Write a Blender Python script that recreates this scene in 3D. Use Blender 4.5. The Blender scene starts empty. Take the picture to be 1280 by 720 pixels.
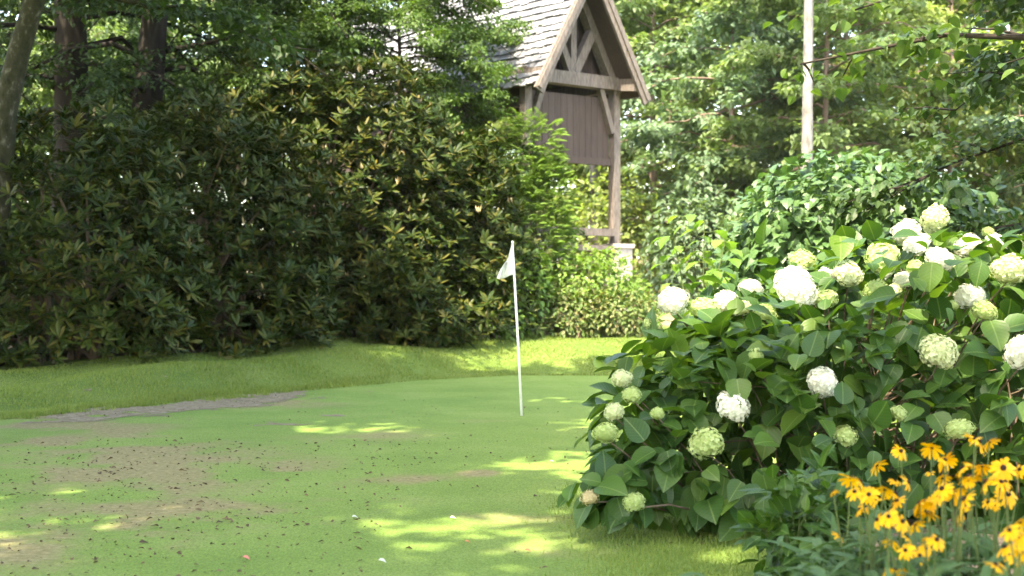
import bpy, math, random
import numpy as np
from mathutils import Vector

# ------------------------------------------------------------------ camera, sky, sun, exposure
S = bpy.context.scene
COL = S.collection
F = 1778.0
H = 1.55
cd = bpy.data.cameras.new("camera")
cd.lens = 50.0
cd.sensor_width = 36.0
cd.clip_end = 2000
cd.dof.use_dof = True
cd.dof.focus_distance = 11.5
cd.dof.aperture_fstop = 2.6
cam = bpy.data.objects.new("camera", cd)
COL.objects.link(cam)
cam.location = (0, 0, H)
cam.rotation_euler = (math.radians(90), 0, 0)
S.camera = cam

SUN_EL = math.radians(58)
SUN_AZ = math.atan2(-0.48, -0.88)        # high behind the camera, to the left
sdir = Vector((math.sin(SUN_AZ) * math.cos(SUN_EL), math.cos(SUN_AZ) * math.cos(SUN_EL), math.sin(SUN_EL)))
w = bpy.data.worlds.new("World")
S.world = w
w.use_nodes = True
nt = w.node_tree
sky = nt.nodes.new("ShaderNodeTexSky")
sky.sky_type = 'NISHITA'
sky.sun_disc = False
sky.sun_elevation = SUN_EL
sky.sun_rotation = SUN_AZ
sky.dust_density = 2.5
sky.ozone_density = 0.7
nt.links.new(sky.outputs[0], nt.nodes["Background"].inputs[0])
nt.nodes["Background"].inputs[1].default_value = 0.15
sl = bpy.data.lights.new("sun", 'SUN')
sl.energy = 2.0
sl.angle = math.radians(0.6)
sl.color = (1.0, 0.94, 0.83)
so = bpy.data.objects.new("sun", sl)
COL.objects.link(so)
so.rotation_euler = sdir.to_track_quat('Z', 'Y').to_euler()
so.location = (-15, -25, 45)
vs = S.view_settings
vs.view_transform = 'Standard'
vs.look = 'None'
vs.exposure = 3.42
vs.use_white_balance = True
vs.white_balance_temperature = 7600
vs.gamma = 1
S.cycles.max_bounces = 7
S.cycles.diffuse_bounces = 4
S.cycles.glossy_bounces = 2
S.cycles.transmission_bounces = 4
S.cycles.caustics_reflective = False
S.cycles.caustics_refractive = False
S.cycles.use_denoising = True

random.seed(7)
rng = np.random.default_rng(11)
def U(a, b, n=None):
    return rng.uniform(a, b, n)

def at(px, py, Y):
    """a point of the place at depth Y (metres ahead of the camera)"""
    return np.array([(px - 640) / F * Y, Y, H - (py - 360) / F * Y])

# ------------------------------------------------------------------ mesh helpers
def mesh_from(name, V, T):
    V = np.asarray(V, dtype=np.float32).reshape(-1, 3)
    T = np.asarray(T, dtype=np.int32).reshape(-1, 3)
    m = bpy.data.meshes.new(name)
    m.vertices.add(len(V))
    m.vertices.foreach_set("co", V.ravel())
    m.loops.add(len(T) * 3)
    m.loops.foreach_set("vertex_index", T.ravel())
    m.polygons.add(len(T))
    m.polygons.foreach_set("loop_start", np.arange(0, len(T) * 3, 3, dtype=np.int32))
    m.polygons.foreach_set("loop_total", np.full(len(T), 3, dtype=np.int32))
    m.update(calc_edges=True)
    return m

class MB:
    def __init__(self):
        self.V, self.T, self.n = [], [], 0
        self.uv = []
    def add(self, V, T):
        V = np.asarray(V, float).reshape(-1, 3)
        self.V.append(V)
        self.T.append(np.asarray(T, int).reshape(-1, 3) + self.n)
        self.n += len(V)
    def hull(self, P):
        """eight corners: bottom ring 0-3, top ring 4-7"""
        q = [(0, 3, 2, 1), (4, 5, 6, 7), (0, 1, 5, 4), (1, 2, 6, 5), (2, 3, 7, 6), (3, 0, 4, 7)]
        t = []
        for a, b, c, d in q:
            t += [(a, b, c), (a, c, d)]
        self.add(P, t)
    def bar(self, a, b, w, h, up=(0, 0, 1)):
        a, b, up = np.array(a, float), np.array(b, float), np.array(up, float)
        d = (b - a) / np.linalg.norm(b - a)
        x = np.cross(d, up); x /= np.linalg.norm(x)
        z = np.cross(x, d)
        x, z = x * w / 2, z * h / 2
        self.hull([a - x - z, a + x - z, a + x + z, a - x + z, b - x - z, b + x - z, b + x + z, b - x + z])
    def tube(self, P, R, n=8, wob=0.0):
        P = np.asarray(P, float); k = len(P)
        R = np.broadcast_to(np.asarray(R, float), (k,))
        D = np.gradient(P, axis=0)
        D /= np.linalg.norm(D, axis=1)[:, None] + 1e-9
        ref = np.array([0, 0, 1.0]) if abs(D[0][2]) < .8 else np.array([0, 1.0, 0])
        X = np.cross(D, ref); X /= np.linalg.norm(X, axis=1)[:, None] + 1e-9
        Y = np.cross(D, X)
        a = np.linspace(0, 2 * math.pi, n, endpoint=False)
        ring = X[:, None] * np.cos(a)[None, :, None] + Y[:, None] * np.sin(a)[None, :, None]
        rr = R[:, None, None] * (1 + wob * rng.normal(0, 1, (k, n, 1)))
        V = (P[:, None] + ring * rr).reshape(-1, 3)
        T = []
        for i in range(k - 1):
            for j in range(n):
                a0, a1 = i * n + j, i * n + (j + 1) % n
                b0, b1 = a0 + n, a1 + n
                T += [(a0, a1, b1), (a0, b1, b0)]
        V = np.vstack([V, P[-1:], P[:1]])
        e, s0 = len(V) - 2, len(V) - 1
        for j in range(n):
            T.append(((k - 1) * n + j, (k - 1) * n + (j + 1) % n, e))
            T.append(((j + 1) % n, j, s0))
        self.add(V, T)
    def build(self, name, mat, parent=None, loc=None, smooth=False):
        V = np.vstack(self.V) if self.V else np.zeros((0, 3))
        T = np.vstack(self.T) if self.T else np.zeros((0, 3), int)
        if loc is not None:
            V = V - np.asarray(loc, float)
        me = mesh_from(name, V, T)
        if self.uv and sum(map(len, self.uv)) == len(V):     # position on the leaf blade, for the veins
            at_ = me.attributes.new("blade", 'FLOAT_VECTOR', 'POINT')
            at_.data.foreach_set("vector", np.vstack(self.uv).astype(np.float32).ravel())
        return link(name, me, mat, parent, smooth)

def link(name, me, mat, parent=None, smooth=False):
    if mat is not None and not me.materials:
        me.materials.append(mat)
    me.polygons.foreach_set("use_smooth", np.full(len(me.polygons), bool(smooth)))
    o = bpy.data.objects.new(name, me)
    COL.objects.link(o)
    if parent is not None:
        o.parent = parent
    return o

def thing(name, label, cat, loc=(0, 0, 0), group=None):
    o = bpy.data.objects.new(name, None)
    COL.objects.link(o)
    o.location = loc
    o.empty_display_size = 0.2
    o["label"] = label
    o["category"] = cat
    if group:
        o["group"] = group
    return o

def tag(o, label=None, cat=None, group=None, kind=None):
    for k, v in (("label", label), ("category", cat), ("group", group), ("kind", kind)):
        if v:
            o[k] = v
    return o

def dup(root, loc, rz, sc, label=None):
    r = root.copy(); COL.objects.link(r)
    r.location = loc; r.rotation_euler = (0, 0, rz); r.scale = (sc, sc, sc)
    if label:
        r["label"] = label
    for ch in list(root.children):
        c = ch.copy(); COL.objects.link(c); c.parent = r
        for g in ch.children:
            d = g.copy(); COL.objects.link(d); d.parent = c
    return r

# ------------------------------------------------------------------ leaves
def leaf_template(rows, droop=0.0, fold=0.12):
    """rows: (t, half width). y = along the leaf, x = across, z = upper side"""
    V, T, prev = [], [], None
    for t, hw in rows:
        z = -droop * t * t
        if hw < 1e-4:
            cur = (len(V),) * 3
            V.append((0, t, z))
        else:
            i = len(V)
            V += [(-hw, t, z + fold * hw), (0, t, z), (hw, t, z + fold * hw)]
            cur = (i, i + 1, i + 2)
        if prev is not None:
            a, b = prev, cur
            for j in (0, 1):
                q = [a[j], a[j + 1], b[j + 1], b[j]]
                for tri in ((q[0], q[1], q[2]), (q[0], q[2], q[3])):
                    if len(set(tri)) == 3:
                        T.append(tri)
        prev = cur
    return np.array(V, float), np.array(T, int)

L_DIAMOND = leaf_template([(0, 0), (.45, .3), (1, 0)], .15, .25)
L_OVAL = leaf_template([(0, 0), (.22, .26), (.55, .3), (.85, .13), (1, 0)], .2, .2)
L_HEART = leaf_template([(-.04, .12), (.06, .32), (.25, .43), (.5, .41), (.72, .28), (.88, .12), (1.0, 0)], .22, .28)
L_RHODO = leaf_template([(0, .02), (.3, .115), (.65, .135), (.9, .07), (1, 0)], .25, -.25)
L_LANCE = leaf_template([(0, .015), (.3, .1), (.6, .09), (1, 0)], .45, .3)
L_OAK = leaf_template([(0, .05), (.15, .3), (.28, .26), (.42, .45), (.55, .3), (.7, .3), (.85, .13), (1, 0)], .35, .2)

def norm(v):
    return v / (np.linalg.norm(v, axis=-1, keepdims=True) + 1e-9)

def frames(axis, nrm):
    y = norm(axis)
    z = nrm - y * (y * nrm).sum(-1, keepdims=True)
    z = norm(z)
    x = np.cross(y, z)
    return np.stack([x, y, z], axis=-1)          # columns

def scatter(mb, tpl, pos, axis, nrm, size):
    V, T = tpl
    n = len(pos)
    if n == 0:
        return
    R = frames(np.asarray(axis, float), np.asarray(nrm, float))
    P = np.einsum('nij,kj->nki', R, V) * np.broadcast_to(size, (n,))[:, None, None] + np.asarray(pos)[:, None]
    TT = T[None] + (np.arange(n) * len(V))[:, None, None]
    mb.uv.append(np.tile(V, (n, 1)))
    mb.add(P.reshape(-1, 3), TT.reshape(-1, 3))

def rdir(n):
    return norm(rng.normal(0, 1, (n, 3)))

# ------------------------------------------------------------------ materials
def new_mat(name):
    m = bpy.data.materials.new(name)
    m.use_nodes = True
    t = m.node_tree
    t.nodes.clear()
    out = t.nodes.new("ShaderNodeOutputMaterial")
    return m, t, out

def ramp(t, fac, cols):
    r = t.nodes.new("ShaderNodeValToRGB")
    e = r.color_ramp.elements
    while len(e) < len(cols):
        e.new(0.5)
    for i, (p, c) in enumerate(cols):
        e[i].position = p
        e[i].color = (*c, 1)
    t.links.new(fac, r.inputs[0])
    return r.outputs[0]

def leaf_mat(name, cols, trans=0.35, rough=0.5, spec=0.35, tint=(1.25, 1.35, .6), nscale=1.2, veins=0.0):
    m, t, out = new_mat(name)
    g = t.nodes.new("ShaderNodeNewGeometry")
    tc = t.nodes.new("ShaderNodeTexCoord")
    nz = t.nodes.new("ShaderNodeTexNoise")
    nz.inputs["Scale"].default_value = nscale
    nz.inputs["Detail"].default_value = 3
    t.links.new(tc.outputs["Object"], nz.inputs["Vector"])
    mix = t.nodes.new("ShaderNodeMath"); mix.operation = 'MULTIPLY_ADD'
    t.links.new(g.outputs["Random Per Island"], mix.inputs[0]); mix.inputs[1].default_value = .62
    sub = t.nodes.new("ShaderNodeMath"); sub.operation = 'MULTIPLY'
    t.links.new(nz.outputs[0], sub.inputs[0]); sub.inputs[1].default_value = .4
    t.links.new(sub.outputs[0], mix.inputs[2])
    n = len(cols)
    c = ramp(t, mix.outputs[0], [(i / (n - 1) if n > 1 else 0, k) for i, k in enumerate(cols)])
    p = t.nodes.new("ShaderNodeBsdfPrincipled")
    p.inputs["Roughness"].default_value = rough
    p.inputs["Specular IOR Level"].default_value = spec
    if veins:
        av = t.nodes.new("ShaderNodeAttribute"); av.attribute_name = "blade"
        sx = t.nodes.new("ShaderNodeSeparateXYZ"); t.links.new(av.outputs["Vector"], sx.inputs[0])
        def M(op, a_, b_=None, c_=None):
            q = t.nodes.new("ShaderNodeMath"); q.operation = op
            for i_, v_ in enumerate((a_, b_, c_)):
                if v_ is None:
                    continue
                if isinstance(v_, (int, float)):
                    q.inputs[i_].default_value = v_
                else:
                    t.links.new(v_, q.inputs[i_])
            return q.outputs[0]
        ax_ = M('ABSOLUTE', sx.outputs[0])
        rib = M('SINE', M('MULTIPLY', M('SUBTRACT', sx.outputs[1], M('MULTIPLY', ax_, .75)), 48.0))
        side = M('MULTIPLY', M('MAXIMUM', M('SUBTRACT', rib, .6), 0.0), .45)
        mid = M('LESS_THAN', ax_, .022)
        vn = M('MAXIMUM', side, mid)
        vm = t.nodes.new("ShaderNodeMix"); vm.data_type = 'RGBA'; vm.blend_type = 'MIX'
        t.links.new(M('MULTIPLY', vn, veins), vm.inputs[0]); t.links.new(c, vm.inputs[6]); vm.inputs[7].default_value = (.17, .24, .08, 1)
        c = vm.outputs[2]
        bp = t.nodes.new("ShaderNodeBump"); bp.inputs["Strength"].default_value = .12; bp.inputs["Distance"].default_value = .003; bp.invert = True
        t.links.new(rib, bp.inputs["Height"]); t.links.new(bp.outputs[0], p.inputs["Normal"])
    t.links.new(c, p.inputs["Base Color"])
    tr = t.nodes.new("ShaderNodeBsdfTranslucent")
    mu = t.nodes.new("ShaderNodeMix"); mu.data_type = 'RGBA'; mu.blend_type = 'MULTIPLY'
    mu.inputs[0].default_value = 1
    t.links.new(c, mu.inputs[6]); mu.inputs[7].default_value = (*tint, 1)
    t.links.new(mu.outputs[2], tr.inputs[0])
    mx = t.nodes.new("ShaderNodeMixShader"); mx.inputs[0].default_value = trans
    t.links.new(p.outputs[0], mx.inputs[1]); t.links.new(tr.outputs[0], mx.inputs[2])
    t.links.new(mx.outputs[0], out.inputs[0])
    return m

def noise_mat(name, cols, scale=6, detail=6, rough=.85, bump=.3, stretch=(1, 1, 1), spec=.2, coord="Object", island=0.0, bscale=None):
    m, t, out = new_mat(name)
    tc = t.nodes.new("ShaderNodeTexCoord")
    mp = t.nodes.new("ShaderNodeMapping"); mp.inputs["Scale"].default_value = stretch
    t.links.new(tc.outputs[coord], mp.inputs[0])
    nz = t.nodes.new("ShaderNodeTexNoise")
    nz.inputs["Scale"].default_value = scale
    nz.inputs["Detail"].default_value = detail
    nz.inputs["Roughness"].default_value = .62
    t.links.new(mp.outputs[0], nz.inputs["Vector"])
    fac = nz.outputs[0]
    if island:
        g = t.nodes.new("ShaderNodeNewGeometry")
        a = t.nodes.new("ShaderNodeMath"); a.operation = 'MULTIPLY_ADD'
        t.links.new(g.outputs["Random Per Island"], a.inputs[0]); a.inputs[1].default_value = island
        b = t.nodes.new("ShaderNodeMath"); b.operation = 'SUBTRACT'
        t.links.new(fac, b.inputs[0]); b.inputs[1].default_value = island / 2
        t.links.new(b.outputs[0], a.inputs[2]); fac = a.outputs[0]
    n = len(cols)
    c = ramp(t, fac, [(.3 + .4 * i / max(1, n - 1), k) for i, k in enumerate(cols)])
    p = t.nodes.new("ShaderNodeBsdfPrincipled")
    p.inputs["Roughness"].default_value = rough
    p.inputs["Specular IOR Level"].default_value = spec
    t.links.new(c, p.inputs["Base Color"])
    if bump:
        bp = t.nodes.new("ShaderNodeBump"); bp.inputs["Strength"].default_value = bump
        bp.inputs["Distance"].default_value = .02
        if bscale:
            n2 = t.nodes.new("ShaderNodeTexNoise"); n2.inputs["Scale"].default_value = bscale; n2.inputs["Detail"].default_value = 5
            t.links.new(mp.outputs[0], n2.inputs["Vector"])
            t.links.new(n2.outputs[0], bp.inputs["Height"])
        else:
            t.links.new(nz.outputs[0], bp.inputs["Height"])
        t.links.new(bp.outputs[0], p.inputs["Normal"])
    t.links.new(p.outputs[0], out.inputs[0])
    return m

M_RHODO = leaf_mat("rhododendron_leaf", [(.007, .016, .002), (.015, .032, .004), (.042, .058, .008), (.12, .085, .015)], .12, .45, .14)
M_TUFT = leaf_mat("young_shoot", [(.22, .17, .07), (.36, .3, .15), (.28, .19, .09)], .25, .5, .3, (1, 1, .8))
M_HYD = leaf_mat("hydrangea_leaf", [(.015, .045, .01), (.03, .075, .014), (.048, .105, .018), (.1, .16, .022)], .33, .42, .3, (1.7, 1.8, .4), veins=.4)
M_OAK = leaf_mat("oak_leaved_shrub_leaf", [(.04, .09, .03), (.06, .13, .04), (.09, .17, .05)], .28, .42, .45, veins=.4)
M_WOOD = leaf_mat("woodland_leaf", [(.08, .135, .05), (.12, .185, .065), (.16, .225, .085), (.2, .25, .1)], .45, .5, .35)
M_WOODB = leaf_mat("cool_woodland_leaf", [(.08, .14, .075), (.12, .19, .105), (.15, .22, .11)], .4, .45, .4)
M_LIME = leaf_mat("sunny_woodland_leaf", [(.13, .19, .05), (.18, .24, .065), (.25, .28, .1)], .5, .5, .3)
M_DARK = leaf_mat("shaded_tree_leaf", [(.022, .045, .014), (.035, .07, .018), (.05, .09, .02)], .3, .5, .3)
M_FINE = leaf_mat("fine_tree_leaf", [(.04, .085, .02), (.065, .12, .025), (.1, .16, .03)], .4, .5, .3)
M_FROND = leaf_mat("fern_leaf", [(.09, .17, .03), (.13, .225, .04), (.19, .27, .06)], .4, .45, .35)
M_MIXED = leaf_mat("mixed_shrub_leaf", [(.06, .12, .03), (.1, .17, .04), (.15, .17, .06), (.16, .11, .05)], .35, .5, .3)
M_SAP = leaf_mat("sapling_leaf", [(.08, .17, .035), (.13, .23, .04), (.2, .26, .06)], .5, .45, .35)
M_SUSAN = leaf_mat("susan_leaf", [(.05, .11, .035), (.08, .15, .05), (.11, .18, .06)], .3, .6, .3)
M_GRASS = leaf_mat("grass_blade", [(.085, .145, .025), (.125, .19, .03), (.175, .235, .045), (.26, .25, .1)], .28, .5, .25, (1.05, 1.1, .7), nscale=.5)
M_STEM = noise_mat("green_stem", [(.06, .09, .025), (.1, .13, .04)], 12)
M_TWIG = noise_mat("brown_twig", [(.08, .055, .035), (.16, .12, .08)], 15)
M_BARK = noise_mat("dark_bark", [(.022, .018, .014), (.06, .048, .038)], 7, 7, .95, .9, (1, 1, .22))
M_DARKBARK = noise_mat("blackish_bark", [(.012, .01, .008), (.035, .029, .023)], 7, 7, .95, .9, (1, 1, .22))
M_MOSSY = noise_mat("mossy_bark", [(.012, .011, .008), (.028, .03, .014), (.045, .043, .026), (.15, .145, .115)], 9, 10, .95, 1.0, (1, 1, .6))
M_PALE = noise_mat("pale_bark", [(.07, .068, .06), (.17, .163, .148), (.27, .26, .24)], 7, 9, .9, .5, (1, 1, .4))
M_REDBARK = noise_mat("reddish_bark", [(.13, .09, .07), (.27, .2, .16)], 6, 7, .95, .8, (1, 1, .25))
M_TIMBER = noise_mat("weathered_timber", [(.085, .07, .06), (.145, .123, .107), (.21, .18, .157)], 5, 8, .75, .35, (5, 5, 1))
M_BOARD = noise_mat("brown_stained_board", [(.055, .04, .033), (.08, .06, .051)], 4, 6, .7, .25, (5, 5, .6), island=.25)
M_SHAKE = noise_mat("grey_shake", [(.12, .126, .135), (.185, .192, .2), (.26, .266, .272)], 3, 6, .6, .5, (1, 1, 1), .4, island=.4)
M_STONE = noise_mat("pale_stone", [(.32, .29, .26), (.48, .45, .4)], 9, 7, .9, .6)
M_WHITE = noise_mat("white_paint", [(.7, .7, .66), (.82, .82, .79)], 6, 3, .45, .0)
M_CLOTH = leaf_mat("white_flag_cloth", [(.75, .75, .73), (.82, .82, .8)], .35, .8, .1, (1, 1, 1))
M_PETW = leaf_mat("white_floret", [(.6, .63, .46), (.72, .73, .6), (.8, .79, .71)], .3, .6, .2, (1, 1, .9), 6)
M_PETG = leaf_mat("green_floret", [(.3, .42, .12), (.42, .52, .2), (.54, .6, .32)], .35, .6, .2, (1, 1, .7), 6)
M_PETC = leaf_mat("cream_floret", [(.42, .5, .22), (.54, .59, .33), (.65, .66, .46)], .33, .6, .2, (1, 1, .8), 6)
M_PETT = leaf_mat("fading_floret", [(.4, .4, .17), (.45, .36, .2), (.6, .62, .33)], .3, .6, .2, (1, 1, .8), 6)
M_YEL = leaf_mat("yellow_petal", [(.76, .355, .005), (.83, .44, .008), (.86, .52, .015)], .3, .5, .25, (1, .9, .5), 4)
M_CONE = noise_mat("dark_cone", [(.02, .011, .007), (.055, .03, .018)], 60, 3, .8, .6)
M_SOIL = noise_mat("bare_soil", [(.1, .08, .045), (.17, .142, .09), (.25, .215, .15)], 9, 8, .95, .6, bscale=30)
M_MULCH = noise_mat("mulch_bed", [(.13, .09, .06), (.28, .2, .13), (.4, .31, .21)], 7, 8, .95, .8, bscale=25)
M_CHIP = leaf_mat("bark_chip", [(.09, .055, .035), (.2, .14, .09), (.36, .27, .18)], .0, .8, .2)
M_LITTER = leaf_mat("dry_leaf", [(.045, .035, .02), (.08, .055, .035), (.15, .1, .06)], .1, .8, .2)

# ------------------------------------------------------------------ terrain
EX = np.array([-400, -60, -20, -12, -9, -6, -4.7, -3.1, -1.5, 0, 3.1, 8, 14, 30, 60, 400], float)
EY = np.array([9, 9, 10, 11.5, 13.8, 16.8, 19, 21.6, 24, 25.3, 25.2, 24, 22, 20, 20, 20], float)
HX = np.array([-60, -12, -6.5, -4, 0, 5, 60], float)
HY = np.array([.3, .25, .28, .46, .48, .58, .6], float)
def beyond(x, y):
    return (np.asarray(y, float) - np.interp(x, EX, EY)) * np.interp(x, [-9, -3, 0, 3], [.72, .78, 1, 1])
def ground_z(x, y):
    t = beyond(x, y)
    s = np.clip(t / 3.4, 0, 1); s = s * s * (3 - 2 * s)
    z = s * np.interp(x, HX, HY) + np.clip(t - 3.4, 0, 60) * .055
    z = z + np.clip(t, 0, 1) * (.05 * np.sin(x * 1.3 + y * .7) + .03 * np.sin(x * 2.9 - y * 1.9))
    return z - .05 * np.clip((4 - np.asarray(y, float)) / 10, 0, 3)

def vnoise(x, y, sc, seed=0):
    x, y = np.asarray(x) * sc, np.asarray(y) * sc
    xi, yi = np.floor(x).astype(int), np.floor(y).astype(int)
    fx, fy = x - xi, y - yi
    fx, fy = fx * fx * (3 - 2 * fx), fy * fy * (3 - 2 * fy)
    h = lambda a, b: np.modf(np.abs(np.sin(a * 127.1 + b * 311.7 + seed * 74.7)) * 43758.5453)[0]
    return (h(xi, yi) * (1 - fx) + h(xi + 1, yi) * fx) * (1 - fy) + (h(xi, yi + 1) * (1 - fx) + h(xi + 1, yi + 1) * fx) * fy
def fbm(x, y, sc, seed=0, o=4):
    return sum(vnoise(x, y, sc * 2.1 ** k, seed + k) * .55 ** k for k in range(o)) / sum(.55 ** k for k in range(o))
def grid(xs, ys, dz=0.0, keep=None):
    X, Y = np.meshgrid(xs, ys)
    Z = ground_z(X, Y) + dz
    V = np.stack([X, Y, Z], -1).reshape(-1, 3)
    nx, ny = len(xs), len(ys)
    i, j = np.meshgrid(np.arange(nx - 1), np.arange(ny - 1))
    a = (j * nx + i).ravel()
    q = np.stack([a, a + 1, a + 1 + nx, a + nx], -1)
    if keep is not None:
        c = V[q].mean(1)
        q = q[keep(c[:, 0], c[:, 1])]
    T = np.vstack([q[:, [0, 1, 2]], q[:, [0, 2, 3]]])
    return V, T

def turf_mat(name, greens, wear_attr=False):
    m, t, out = new_mat(name)
    tc = t.nodes.new("ShaderNodeTexCoord")
    def nz(scale, detail=4, rough=.6, stretch=None):
        n = t.nodes.new("ShaderNodeTexNoise")
        n.inputs["Scale"].default_value = scale; n.inputs["Detail"].default_value = detail; n.inputs["Roughness"].default_value = rough
        if stretch:
            mp = t.nodes.new("ShaderNodeMapping"); mp.inputs["Scale"].default_value = stretch
            t.links.new(tc.outputs["Object"], mp.inputs[0]); t.links.new(mp.outputs[0], n.inputs["Vector"])
        else:
            t.links.new(tc.outputs["Object"], n.inputs["Vector"])
        return n.outputs[0]
    big = nz(.9, 5, .65, (1, 1, 1))
    base = ramp(t, big, [(.3, greens[0]), (.5, greens[1]), (.72, greens[2])])
    fine = nz(70, 4, .75, (1, .55, 1))
    mx = t.nodes.new("ShaderNodeMix"); mx.data_type = 'RGBA'; mx.blend_type = 'OVERLAY'; mx.inputs[0].default_value = .75
    t.links.new(base, mx.inputs[6]); t.links.new(ramp(t, fine, [(.3, (.22, .22, .22)), (.7, (.74, .74, .74))]), mx.inputs[7])
    col = mx.outputs[2]
    if wear_attr:
        at_ = t.nodes.new("ShaderNodeAttribute"); at_.attribute_name = "wear"
        patch = nz(1.9, 12, .84, (.75, 1, 1))
        s = t.nodes.new("ShaderNodeMath"); s.operation = 'ADD'
        t.links.new(at_.outputs["Fac"], s.inputs[0])
        f2 = t.nodes.new("ShaderNodeMix"); f2.data_type = 'FLOAT'; f2.inputs[0].default_value = .5
        t.links.new(patch, f2.inputs[2]); t.links.new(nz(11, 8, .8, (.7, 1, 1)), f2.inputs[3]); t.links.new(f2.outputs[0], s.inputs[1])
        mr = t.nodes.new("ShaderNodeMapRange"); mr.inputs[1].default_value = .66; mr.inputs[2].default_value = 1.06
        mr.inputs[4].default_value = .85
        t.links.new(s.outputs[0], mr.inputs[0])
        brown = ramp(t, nz(18, 8, .8), [(.32, (.1, .085, .035)), (.5, (.2, .165, .08)), (.68, (.34, .27, .17))])
        m2 = t.nodes.new("ShaderNodeMix"); m2.data_type = 'RGBA'
        t.links.new(mr.outputs[0], m2.inputs[0]); t.links.new(col, m2.inputs[6]); t.links.new(brown, m2.inputs[7])
        col = m2.outputs[2]
    p = t.nodes.new("ShaderNodeBsdfPrincipled"); p.inputs["Roughness"].default_value = .85; p.inputs["Specular IOR Level"].default_value = .15
    t.links.new(col, p.inputs["Base Color"])
    bp = t.nodes.new("ShaderNodeBump"); bp.inputs["Strength"].default_value = .55; bp.inputs["Distance"].default_value = .012
    t.links.new(nz(110, 3, .7), bp.inputs["Height"]); t.links.new(bp.outputs[0], p.inputs["Normal"])
    t.links.new(p.outputs[0], out.inputs[0])
    return m

M_TURF = turf_mat("bank_turf", [(.07, .12, .022), (.1, .155, .03), (.14, .185, .045)])
M_GREEN = turf_mat("mown_green", [(.11, .18, .036), (.135, .21, .044), (.17, .235, .06)], True)
M_FLOOR = noise_mat("forest_floor", [(.06, .05, .03), (.16, .12, .07), (.28, .22, .14)], 1.3, 8, .95, .6)

xs = np.unique(np.r_[np.linspace(-400, -40, 10), np.linspace(-40, -15, 14), np.arange(-15, 15.01, .3), np.linspace(15, 40, 14), np.linspace(40, 400, 10)])
ys = np.unique(np.r_[np.linspace(-200, -10, 10), np.linspace(-10, 4, 8), np.arange(4, 36.01, .3), np.linspace(36, 70, 16), np.linspace(70, 700, 14)])
V, T = grid(xs, ys)
g = link("ground", mesh_from("ground", V, T), None, smooth=True)
g.data.materials.append(M_TURF); g.data.materials.append(M_FLOOR)
cen = V[T].mean(1)
g.data.polygons.foreach_set("material_index", ((beyond(cen[:, 0], cen[:, 1]) > 5.5) | (cen[:, 0] > 14)).astype(np.int32))
tag(g, kind="structure")

# the mown putting green: a sheet on the ground with worn brown turf on its left
V, T = grid(np.arange(-13, 6.01, .1), np.arange(2, 27, .1), .004, lambda x, y: (beyond(x, y) < -.15) & (x < 2.6 + .1 * y) & (x > -12.5 + .3 * np.sin(y)))
WB = [(.6, 60, 560, 1.6, 2.0), (.5, 210, 590, 1.5, 1.5), (.3, 120, 650, 1.4, 1.0), (.35, 30, 690, .8, .9), (.7, 600, 592, .16, .2), (.4, 520, 600, .4, .3), (.5, 330, 505, 1.1, .8),
      (.45, 60, 525, 1.6, 1.5), (.4, 690, 690, .4, .3), (.3, 640, 645, .6, .5), (.25, 600, 530, .8, .6), (.3, 380, 640, 1.2, .7), (.3, 470, 545, .8, .8)]
def wear_at(x, y):
    t_ = 0
    for k_, px, py, sx, sy in WB:
        d = 1778 * 1.55 / (py - 360)
        t_ = t_ + k_ * np.exp(-((x - (px - 640) / F * d) / sx) ** 2 - ((y - d) / sy) ** 2)
    m_ = np.clip((fbm(x * 1.0, y, 1.7, 9, 6) - .36) / .26, 0, 1)
    return 1.1 * t_ * (.25 + 1.05 * m_) + .22 * (fbm(x * .5, y, .8, 5, 5) - .45)
me = mesh_from("putting_green", V, T)
X, Y = V[:, 0], V[:, 1]
wear = wear_at(X, Y)
a = me.attributes.new("wear", 'FLOAT', 'POINT')
a.data.foreach_set("value", wear.astype(np.float32))
tag(link("putting_green", me, M_GREEN, smooth=True), kind="structure")

# strip of bare soil along the foot of the bank
pts = np.array([(60, 519), (110, 512), (180, 508), (240, 501), (300, 495), (345, 490), (384, 489), (380, 497), (330, 505), (270, 513), (200, 520), (120, 527), (50, 530)], float)
def on_ground(px, py):
    d = 1778 * 1.55 / (py - 360)
    return (px - 640) / F * d, d
poly = np.array([on_ground(*p) for p in pts])
def in_poly(x, y, P):
    r = np.zeros(np.shape(x), bool)
    for (x0, y0), (x1, y1) in zip(P, np.roll(P, -1, 0)):
        c = ((y0 > y) != (y1 > y)) & (x < (x1 - x0) * (y - y0) / (y1 - y0 + 1e-12) + x0)
        r ^= c
    return r
def jig(x, y, s=.22):
    return x + s * np.sin(y * 5 + x * 3) * .6 + s * np.sin(y * 13 + 1) * .3, y + s * np.sin(x * 6 + y) * .6 + s * np.sin(x * 17) * .3
def soil_here(x, y):
    i_ = sum(in_poly(x + dx, y + dy, poly).astype(float) for dx, dy in ((0, 0), (.3, .1), (-.3, -.1), (.1, .45), (-.1, -.45))) / 5
    return i_ + 2.3 * (fbm(x, y, 1.8, 3, 5) - .5) > .58
V, T = grid(np.arange(-8.5, -2, .04), np.arange(15, 23, .05), .008, soil_here)
tag(link("soil_strip", mesh_from("soil_strip", V, T), M_SOIL, smooth=True), kind="structure")

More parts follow.
